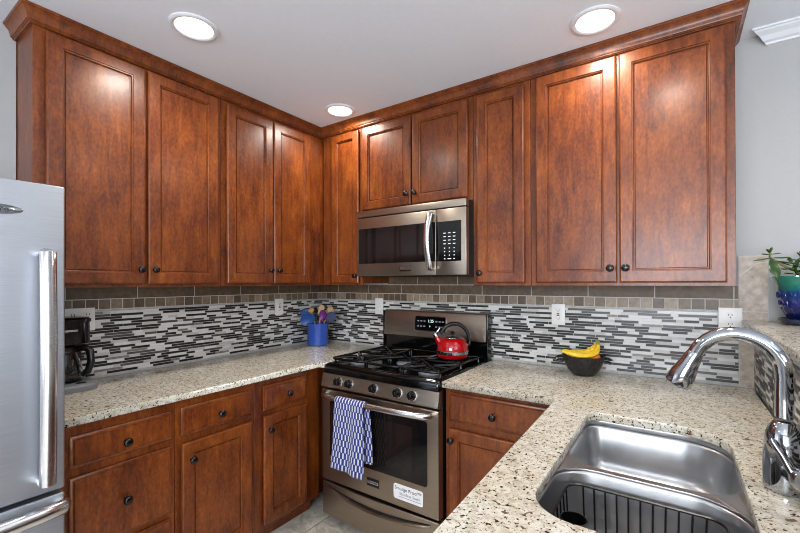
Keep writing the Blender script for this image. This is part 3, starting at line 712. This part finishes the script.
m = MB(); m.box(.395, .445, -.72, -.60, 1.668, 1.690, bev=.004); m.build('hinge_cover', 'door_edge_grey', fr, 30)

# ------------------------------------------------------------------ coffee maker (faces +x)
cm = thing('coffee_maker', 'black drip coffee maker with glass carafe on the left counter by the refrigerator', 'coffee maker', (.022, -1.705, ZC + .0005), PI / 2)
m = MB(); m.prism(rrect(-.095, .105, -.232, 0, [.01, .01, .05, .05], 6), 0, .022); L = []
for ins, z in [(0, .022), (.003, .030), (.010, .034)]: L.append([(x, y, z) for x, y in rrect(-.095 + ins, .105 - ins, -.232 + ins, 0, [.01, .01, .05, .05], 6)])
m.loops(L, 0, False, True); m.build('base', 'grey_plastic', cm, 35)
MB().lathe([(.015, .033), (.015, .0365), (.012, .038), (.001, .038)], 20, (.040, -.204, 0), sx=1.3, sy=.8).build('power_button', 'black_gloss', cm, 40)
MB().lathe([(.068, .033), (.068, .038), (.001, .039)], 28, (0, -.115, 0)).build('hot_plate', 'black_plastic', cm, 40)
m = MB(); m.box(-.088, .088, -.055, -.002, .03, .30, bev=.008); m.build('water_tank', 'black_plastic', cm, 35)
m = MB(); m.prism(rrect(-.090, .090, -.195, -.004, [.01, .01, .06, .06], 6), .205, .300); L = []
for ins, z in [(-.004, .300), (-.004, .314), (.004, .320)]: L.append([(x, y, z) for x, y in rrect(-.090 + ins, .090 - ins, -.195 + ins, -.004, [.01, .01, .06, .06], 6)])
m.loops(L, 0, True, True); m.build('brew_head', 'black_gloss', cm, 35)
MB().box(-.05, .03, -.198, -.194, .262, .270).build('trim_bar', 'handle_steel', cm, 0)
cf = MB().lathe([(.050, .040), (.062, .044), (.068, .075), (.066, .110), (.050, .150), (.046, .165), (.046, .178), (.043, .178), (.043, .165), (.047, .150), (.063, .110), (.065, .075), (.060, .047), (.001, .043)], 32, (0, -.118, 0), cap0=True, cap1=False).build('carafe', 'carafe_glass', cm, 50)
MB().lathe([(.047, .172), (.049, .178), (.049, .190), (.030, .196), (.001, .197)], 28, (0, -.118, 0)).build('carafe_lid', 'black_plastic', cf, 40)
MB().lathe([(.0475, .160), (.0490, .162), (.0490, .172), (.0475, .174)], 28, (0, -.118, 0)).build('carafe_band', 'black_plastic', cf, 40)
m = MB(); m.tube([(.034, -.145, .175), (.062, -.170, .185), (.078, -.182, .170), (.082, -.184, .120), (.072, -.176, .075), (.056, -.160, .062)], [.010, .012, .012, .012, .011, .008], 12, sx=1.3); m.build('carafe_handle', 'black_plastic', cf, 50)

# ------------------------------------------------------------------ red kettle
kt = thing('tea_kettle', 'red enamel tea kettle with black arched handle on the back right burner', 'kettle', (1.320, -.240, GZ + .0075), math.radians(34)); kt.scale = (.87, .87, 1.03)
m = MB(); m.lathe([(.092, 0), (.103, .006), (.107, .022), (.107, .045), (.105, .065), (.098, .083), (.084, .099), (.064, .109), (.050, .110), (.001, .111)], 40); m.build('body', 'red_enamel', kt, 50)
MB().lathe([(.1075, .024), (.1095, .026), (.1095, .040), (.1075, .042)], 40, cap0=False, cap1=False).build('chrome_band', 'chrome', kt, 40)
MB().lathe([(.054, .108), (.052, .113), (.040, .118), (.012, .121), (.001, .121)], 32).build('lid', 'chrome', kt, 50)
MB().lathe([(.006, .120), (.006, .127), (.014, .132), (.016, .140), (.010, .146), (.001, .147)], 20).build('lid_knob', 'black_plastic', kt, 50)
m = MB(); m.tube([(-.070, 0, .072), (-.098, 0, .098), (-.112, 0, .122)], [.026, .020, .015], 16); sp = m.build('spout', 'red_enamel', kt, 50)
m = MB(); m.tube([(-.109, 0, .118), (-.118, 0, .132), (-.124, 0, .140)], [.0175, .017, .011], 16); m.tube([(-.112, 0, .138), (-.098, 0, .150), (-.086, 0, .166)], [.006, .006, .008], 10); m.build('spout_cap', 'chrome', sp, 50)
m = MB(); hp = []
for i in range(19):
    a = math.radians(-12 + 168 * i / 18); hp.append((.108 * math.cos(a) * .93 + .012, 0, .092 + .098 * math.sin(a)))
hp = [(.094, 0, .072)] + hp
m.tube(hp, [.014, .015] + [.0138] * 17 + [.012], 14, up=(0, 1, 0), sx=1.25, sy=.85); m.build('handle', 'black_plastic', kt, 50)
MB().lathe([(.013, 0), (.013, .012)], 16, (.094, 0, .062)).build('handle_bracket', 'chrome', kt, 40)

# ------------------------------------------------------------------ utensil crock
CX, CY = .140, -.186
ck = thing('utensil_crock', 'blue glazed crock full of cooking utensils in the counter corner', 'crock', (CX, CY, ZC + .0005))
MB().lathe([(.070, 0), (.076, .004), (.078, .02), (.077, .150), (.079, .158), (.080, .166), (.076, .169), (.071, .166), (.070, .155), (.071, .02), (.066, .008), (.001, .008)], 40).build('jar', 'blue_ceramic', ck, 45)
RV = Vector((.831, .557, 0)); FV = Vector((.557, -.831, 0))        # across and towards the room
def utensil(name, label, hmat, head_mat, tip, size, kind='spoon', fwd=0.0, shaft=.0055):
    base_p = Vector((-tip[0] * .30, 0, 0)) if False else RV * (-tip[0] * .25) + FV * (-fwd * .3) + Vector((0, 0, .016))
    end = RV * tip[0] + FV * fwd + Vector((0, 0, tip[1]))
    d = (end - base_p).normalized()
    root = thing(name, label, 'utensil', (CX, CY, ZC + .0005))
    a, b = size; n0 = (FV - d * FV.dot(d)).normalized(); side = d.cross(n0)
    hb = end - d * b * .9
    MB().tube([base_p, base_p.lerp(hb, .6), hb], [shaft, shaft, shaft * .8], 10).build('handle', hmat, root, 50)
    m = MB(); T = Matrix(((side.x, d.x, n0.x, end.x), (side.y, d.y, n0.y, end.y), (side.z, d.z, n0.z, end.z), (0, 0, 0, 1)))
    if kind == 'spoon':
        L = []; N = 18
        for k in range(11):
            q = k / 10; L.append([(a * math.cos(2 * PI * j / N) * max(q, .02), b * math.sin(2 * PI * j / N) * max(q, .02), .010 * q * q - .004) for j in range(N)])
        for k in range(10, -1, -1):
            q = k / 10 * .98; L.append([(a * math.cos(2 * PI * j / N) * max(q, .02), b * math.sin(2 * PI * j / N) * max(q, .02), .010 * q * q - .0005) for j in range(N)])
        m.loops(L, 0, True, True, mat=T)
    elif kind == 'flat':
        m.prism(rrect(-a, a, -b, b, [a * .5, a * .9, a * .6, a * .6], 6), -.003, .003, mat=T)
    elif kind == 'slotted':
        for k in range(4):
            u0 = -a + 2 * a * k / 4 + .002; m.prism(rrect(u0, u0 + a / 2 - .004, -b * .9, b * .9, .003, 3), -.003, .003, mat=T)
        m.prism(rrect(-a, a, b * .75, b, .008, 4), -.003, .003, mat=T); m.prism(rrect(-a, a, -b, -b * .7, .010, 4), -.003, .003, mat=T)
    m.build('head', head_mat, root, 45)
utensil('ladle', 'blue deep ladle leaning out of the left side of the crock', 'blue_silicone', 'blue_silicone', (-.068, .198), (.060, .042), 'spoon', .030)
utensil('slotted_turner', 'blue slotted turner leaning far left in the crock', 'blue_silicone', 'blue_silicone', (-.092, .235), (.030, .040), 'slotted', .012)
utensil('wooden_spoon', 'small headed wooden spoon behind the blue ladle in the crock', 'pale_wood', 'pale_wood', (-.052, .262), (.024, .018), 'spoon', -.02)
utensil('serving_spoon', 'black serving spoon standing in the middle of the crock', 'black_plastic', 'black_plastic', (-.014, .262), (.012, .022), 'spoon', -.01)
utensil('wooden_spatula', 'flat wooden spatula standing upright in the middle of the crock', 'pale_wood', 'pale_wood', (.026, .262), (.021, .038), 'flat', -.005, .008)
utensil('mixing_spoon', 'purple mixing spoon right of the wooden spatula in the crock', 'purple_silicone', 'purple_silicone', (.046, .232), (.027, .040), 'spoon', .032)
utensil('wooden_spoon', 'round headed wooden spoon leaning to the right in the crock', 'pale_wood', 'pale_wood', (.092, .262), (.025, .030), 'spoon', -.015)
utensil('rubber_scraper', 'navy rubber scraper leaning out of the right side of the crock', 'navy_silicone', 'navy_silicone', (.104, .215), (.034, .038), 'flat', .015)

# ------------------------------------------------------------------ fruit bowl
BX, BY = 2.012, -.130
fb_ = thing('fruit_bowl', 'black woven metal fruit bowl with side handles on the right counter by the backsplash', 'bowl', (BX, BY, ZC + .0005), math.radians(12))
m = MB(); m.lathe([(.045, 0), (.050, .003), (.070, .022), (.088, .052), (.098, .082), (.102, .096), (.104, .099), (.101, .101), (.098, .097), (.094, .082), (.084, .054), (.066, .027), (.046, .009), (.001, .008)], 40); m.build('dish', 'bowl_black', fb_, 45)
for s in (-1, 1):
    m = MB()
    for k, z in ((0, .090), (1, .072)):
        m.tube([(s * (.096 - k * .006), -.026 + k * .006, z), (s * .120, -.024, z - .004), (s * .132, 0, z - .008), (s * .120, .024, z - .004), (s * (.096 - k * .006), .026 - k * .006, z)], .0042, 8)
    m.build('handle', 'black_iron', fb_, 50)
def banana(label, pts, r):
    root = thing('banana', label, 'banana', (BX, BY, ZC), math.radians(30), 'fruit in the bowl')
    P = [Vector(p) for p in pts]
    fine = []
    for i in range(len(P) - 1):
        p0, p1, p2, p3 = P[max(i - 1, 0)], P[i], P[i + 1], P[min(i + 2, len(P) - 1)]
        for k in range(6):
            q = k / 6; fine.append(.5 * ((2 * p1) + (p2 - p0) * q + (2 * p0 - 5 * p1 + 4 * p2 - p3) * q * q + (3 * p1 - p0 - 3 * p2 + p3) * q ** 3))
    fine.append(P[-1]); n = len(fine)
    rs = [r * min(1, .35 + 2.6 * min(i / n, 1)) * min(1, .30 + 2.4 * (1 - i / n)) for i in range(n)]
    MB().tube(fine, rs, 7).build('fruit', 'banana_peel', root, 25)
    d = (fine[-1] - fine[-3]).normalized()
    MB().tube([fine[-1] - d * .003, fine[-1] + d * .012, fine[-1] + d * .020], [r * .34, r * .30, r * .40], 7).build('stem', 'banana_stem', root, 30)
    MB().tube([fine[0] + (fine[0] - fine[2]).normalized() * .006, fine[0]], [.003, r * .35], 7).build('tip', 'banana_stem', root, 30)
banana('yellow banana lying across the front of the fruit bowl', [(-.112, -.020, .124), (-.075, -.042, .114), (-.025, -.054, .106), (.025, -.052, .112), (.056, -.036, .132), (.066, -.024, .156)], .0155)
banana('yellow banana behind the front one in the fruit bowl', [(-.092, .020, .122), (-.050, .006, .112), (-.005, -.004, .112), (.032, -.004, .124), (.056, .002, .142), (.064, .004, .158)], .0145)
for p, lab in (((.040, -.020, .086), 'orange at the right in the fruit bowl beneath the bananas'),):
    root = thing('orange', lab, 'orange', (BX, BY, ZC), math.radians(30), 'fruit in the bowl')
    MB().ball(p, .037, 24, 16, sz=.95).build('fruit', 'orange_peel', root, 60)
    MB().lathe([(.005, .0342), (.003, .0358), (.001, .0362)], 8, p).build('stem_button', 'banana_stem', root, 40)

# ------------------------------------------------------------------ potted succulent on the ledge
LZ = 1.2175
pl = thing('potted_succulent', 'green succulent in a teal and blue glazed pot on the raised ledge', 'plant', (2.845, -.150, LZ))
MB().lathe([(.060, 0), (.082, .003), (.094, .014), (.097, .022), (.092, .024), (.080, .016), (.001, .014)], 36).build('saucer', 'saucer_glaze', pl, 45)
m = MB(); m.lathe([(.058, .0165), (.066, .024), (.082, .060), (.093, .100), (.098, .135), (.099, .150), (.100, .156), (.110, .182), (.114, .188), (.111, .193), (.104, .190), (.096, .160), (.001, .160)], 40)
for k in range(18):
    a = 2 * PI * k / 18
    for r_, z in ((.094, .118), (.088, .090)):
        m.tube([(math.cos(a + q) * (r_ + .002), math.sin(a + q) * (r_ + .002), z + dz_) for q, dz_ in [(.13 * math.cos(w), .013 * math.sin(w)) for w in [2 * PI * i / 10 for i in range(11)]]], .0028, 6, cap=False)
    m.tube([(math.cos(a) * .084, math.sin(a) * .084, .068), (math.cos(a) * .066, math.sin(a) * .066, .030)], [.004, .003], 6)
m.build('pot', 'pot_glaze', pl, 45)
MB().lathe([(.097, .1605), (.097, .168), (.05, .172), (.001, .172)], 28).build('soil', 'soil', pl, 45)
lv = MB(); stm = MB(); rl = random.Random(4)
def leaf(base_p, d, length, w, droop=0, th=.3):
    d = Vector(d).normalized(); side = d.cross(Vector((0, 0, 1)))
    if side.length < .1: side = Vector((1, 0, 0))
    side.normalize(); upv = side.cross(d); base_p = Vector(base_p); L = []
    for k in range(9):
        q = k / 8; ww = w * (math.sin(PI * min(1, q * .92 + .04)) ** .75) * (.55 + .45 * q) if q < 1 else .0006
        c = base_p + d * length * q + Vector((0, 0, -droop * length * q * q))
        L.append([c + side * ww * math.cos(2 * PI * j / 8) + upv * ww * th * math.sin(2 * PI * j / 8) for j in range(8)])
    lv.loops(L, 0, True, True)
def rosette(c, axis, n, length, w, start=0):
    c = Vector(c); axis = Vector(axis).normalized(); a = axis.cross(Vector((.3, .2, .9))).normalized(); b = axis.cross(a)
    for k in range(n):
        t_ = start + 2.4 * k; rise = .15 + .75 * k / n
        leaf(c + axis * (.004 * k), (a * math.cos(t_) + b * math.sin(t_)) * (1 - rise * .6) + axis * rise, length * (1 - .45 * k / n), w * (1 - .35 * k / n))
# arching stem to the left with its own leaves
A = Vector((0, 0, .17)); Bp = RV * -.085 + Vector((0, 0, .222)); Cp = RV * -.166 + Vector((0, 0, .262)) + FV * .01
stm.tube([A, Vector((-.03, -.02, .205)), Bp, Cp, Cp + Vector((0, 0, .022))], [.006, .0055, .005, .0045, .004], 8)
leaf(Cp, -RV + Vector((0, 0, -.16)), .066, .014); leaf(Cp + Vector((0, 0, .012)), -RV * 1 + FV * .2 + Vector((0, 0, .10)), .044, .010)
leaf(Cp, RV + FV * .3 + Vector((0, 0, .02)), .066, .012); leaf(Cp + Vector((0, 0, .014)), RV + FV * -.1 + Vector((0, 0, .12)), .050, .010)
leaf(Cp + FV * .004, FV * .45 + Vector((0, 0, -1)) - RV * .1, .085, .024); leaf(Cp + RV * .02 + Vector((0, 0, -.012)), RV + FV * .5 + Vector((0, 0, -.2)), .06, .014)
leaf(Cp + Vector((0, 0, .02)), Vector((0, 0, 1)) + RV * .3, .024, .010); leaf(Cp + Vector((0, 0, .018)), Vector((0, 0, .7)) - RV * .5, .022, .009)
for dr_, fw, z, n, ln in ((-.055, .045, .205, 7, .046), (-.020, .060, .200, 8, .048), (.020, .045, .215, 8, .050), (.060, .03, .205, 7, .05), (-.045, -.02, .220, 7, .05), (.01, -.03, .240, 8, .055), (.055, -.045, .225, 7, .05), (.0, .015, .250, 8, .05), (-.07, .015, .195, 6, .04)):
    c = RV * dr_ + FV * fw + Vector((0, 0, z)); stm.tube([Vector((dr_ * .4, fw * -.3, .165)), c], [.005, .004], 8)
    rosette(c, RV * dr_ * 4 + FV * fw * 4 + Vector((0, 0, 1)), n, ln, .012, rl.random() * 6)
lv.build('foliage', 'leaf_green', pl, 60); stm.build('stems', 'stem_brown', pl, 60).name = 'stem'

# ------------------------------------------------------------------ outlets and switches
def outlet(label, loc, rz, w=.072, h=.116, kinds=('duplex',), name='wall_outlet', cat='outlet'):
    o = thing(name, label, cat, loc, rz)
    n = len(kinds)
    m = MB(); m.box(-w / 2, w / 2, -.006, 0, -h / 2, h / 2, bev=.002); pt = m.build('cover_plate', 'white_plastic', o, 30)
    for k, kd in enumerate(kinds):
        x = (k - (n - 1) / 2) * (w / n)
        if kd == 'duplex':
            for z in (-.021, .021):
                f = MB().lathe([(.0165, .0055), (.0165, .0075), (.001, .0075)], 24, mat=Matrix.Translation((x, 0, z)) @ FRONT).build('socket', 'white_plastic', o, 30)
                m = MB()
                for sx_ in (-.006, .006): m.box(x + sx_ - .0012, x + sx_ + .0012, -.0081, -.0072, z - .001, z + .008)
                m.lathe([(.0024, .0072), (.0024, .0081)], 10, mat=Matrix.Translation((x, 0, z - .008)) @ FRONT); m.build('slot', 'black_print', f, 0)
        elif kd == 'gfci':
            f = MB().box(x - .017, x + .017, -.0085, -.005, -.034, .034, bev=.001, seg=1).build('socket', 'white_plastic', o, 30)
            m = MB()
            for z in (-.022, .022):
                for sx_ in (-.006, .006): m.box(x + sx_ - .0012, x + sx_ + .0012, -.0090, -.0080, z - .002, z + .006)
                m.lathe([(.0024, .0080), (.0024, .0090)], 10, mat=Matrix.Translation((x, 0, z - .007)) @ FRONT)
            m.build('slot', 'black_print', f, 0)
            MB().box(x - .007, x + .007, -.0100, -.008, .0015, .0075).build('reset_button', 'red_button', f, 0)
            MB().box(x - .007, x + .007, -.0100, -.008, -.0075, -.0015).build('test_button', 'black_print', f, 0)
        else:
            f = MB().box(x - .016, x + .016, -.0085, -.005, -.033, .033, bev=.001, seg=1).build('switch_paddle', 'white_plastic', o, 30)
            MB().box(x - .013, x + .013, -.0098, -.0080, -.030, .002, bev=.0006, seg=1).build('rocker', 'white_plastic', f, 30)
    return o
OT = .0095
outlet('white double outlet plate on the mosaic behind the coffee maker', (OT, -1.605, 1.212), PI / 2, .118, .112, ('duplex', 'duplex'))
outlet('white single outlet plate on the left wall mosaic, nearest the corner', (OT, -.441, 1.214), PI / 2, kinds=('gfci',))
outlet('white single plate on the mosaic beside the left end of the stove', (.598, -OT, 1.214), 0, kinds=('switch',), name='light_switch', cat='switch')
outlet('white outlet plate with a red reset button on the mosaic above the fruit bowl', (1.862, -OT, 1.208), 0, kinds=('gfci',))
outlet('white wide outlet plate at the right end of the backsplash behind the faucet', (2.611, -OT - .002, 1.214), 0, .086, .112, ('duplex',))

# ------------------------------------------------------------------ recessed ceiling lights
labs = ['round recessed ceiling light at the left, nearest the refrigerator', 'round recessed ceiling light at the right, in front of the largest wall cabinet', 'round recessed ceiling light in the corner, smallest looking of the three']
for (x, y), lab in zip(CANS, labs):
    o = thing('recessed_light', lab, 'ceiling light', (x, y, H), 0, 'recessed ceiling lights')
    MB().lathe([(.096, -.0005), (.096, -.004), (.090, -.008), (.080, -.009), (.074, -.005), (.074, -.0005)], 40, cap0=False, cap1=False).build('trim_ring', 'white_paint', o, 40)
    MB().lathe([(.0745, -.0045), (.05, -.0055), (.001, -.006)], 40, cap0=True).build('diffuser', 'lamp_glow', o, 60)
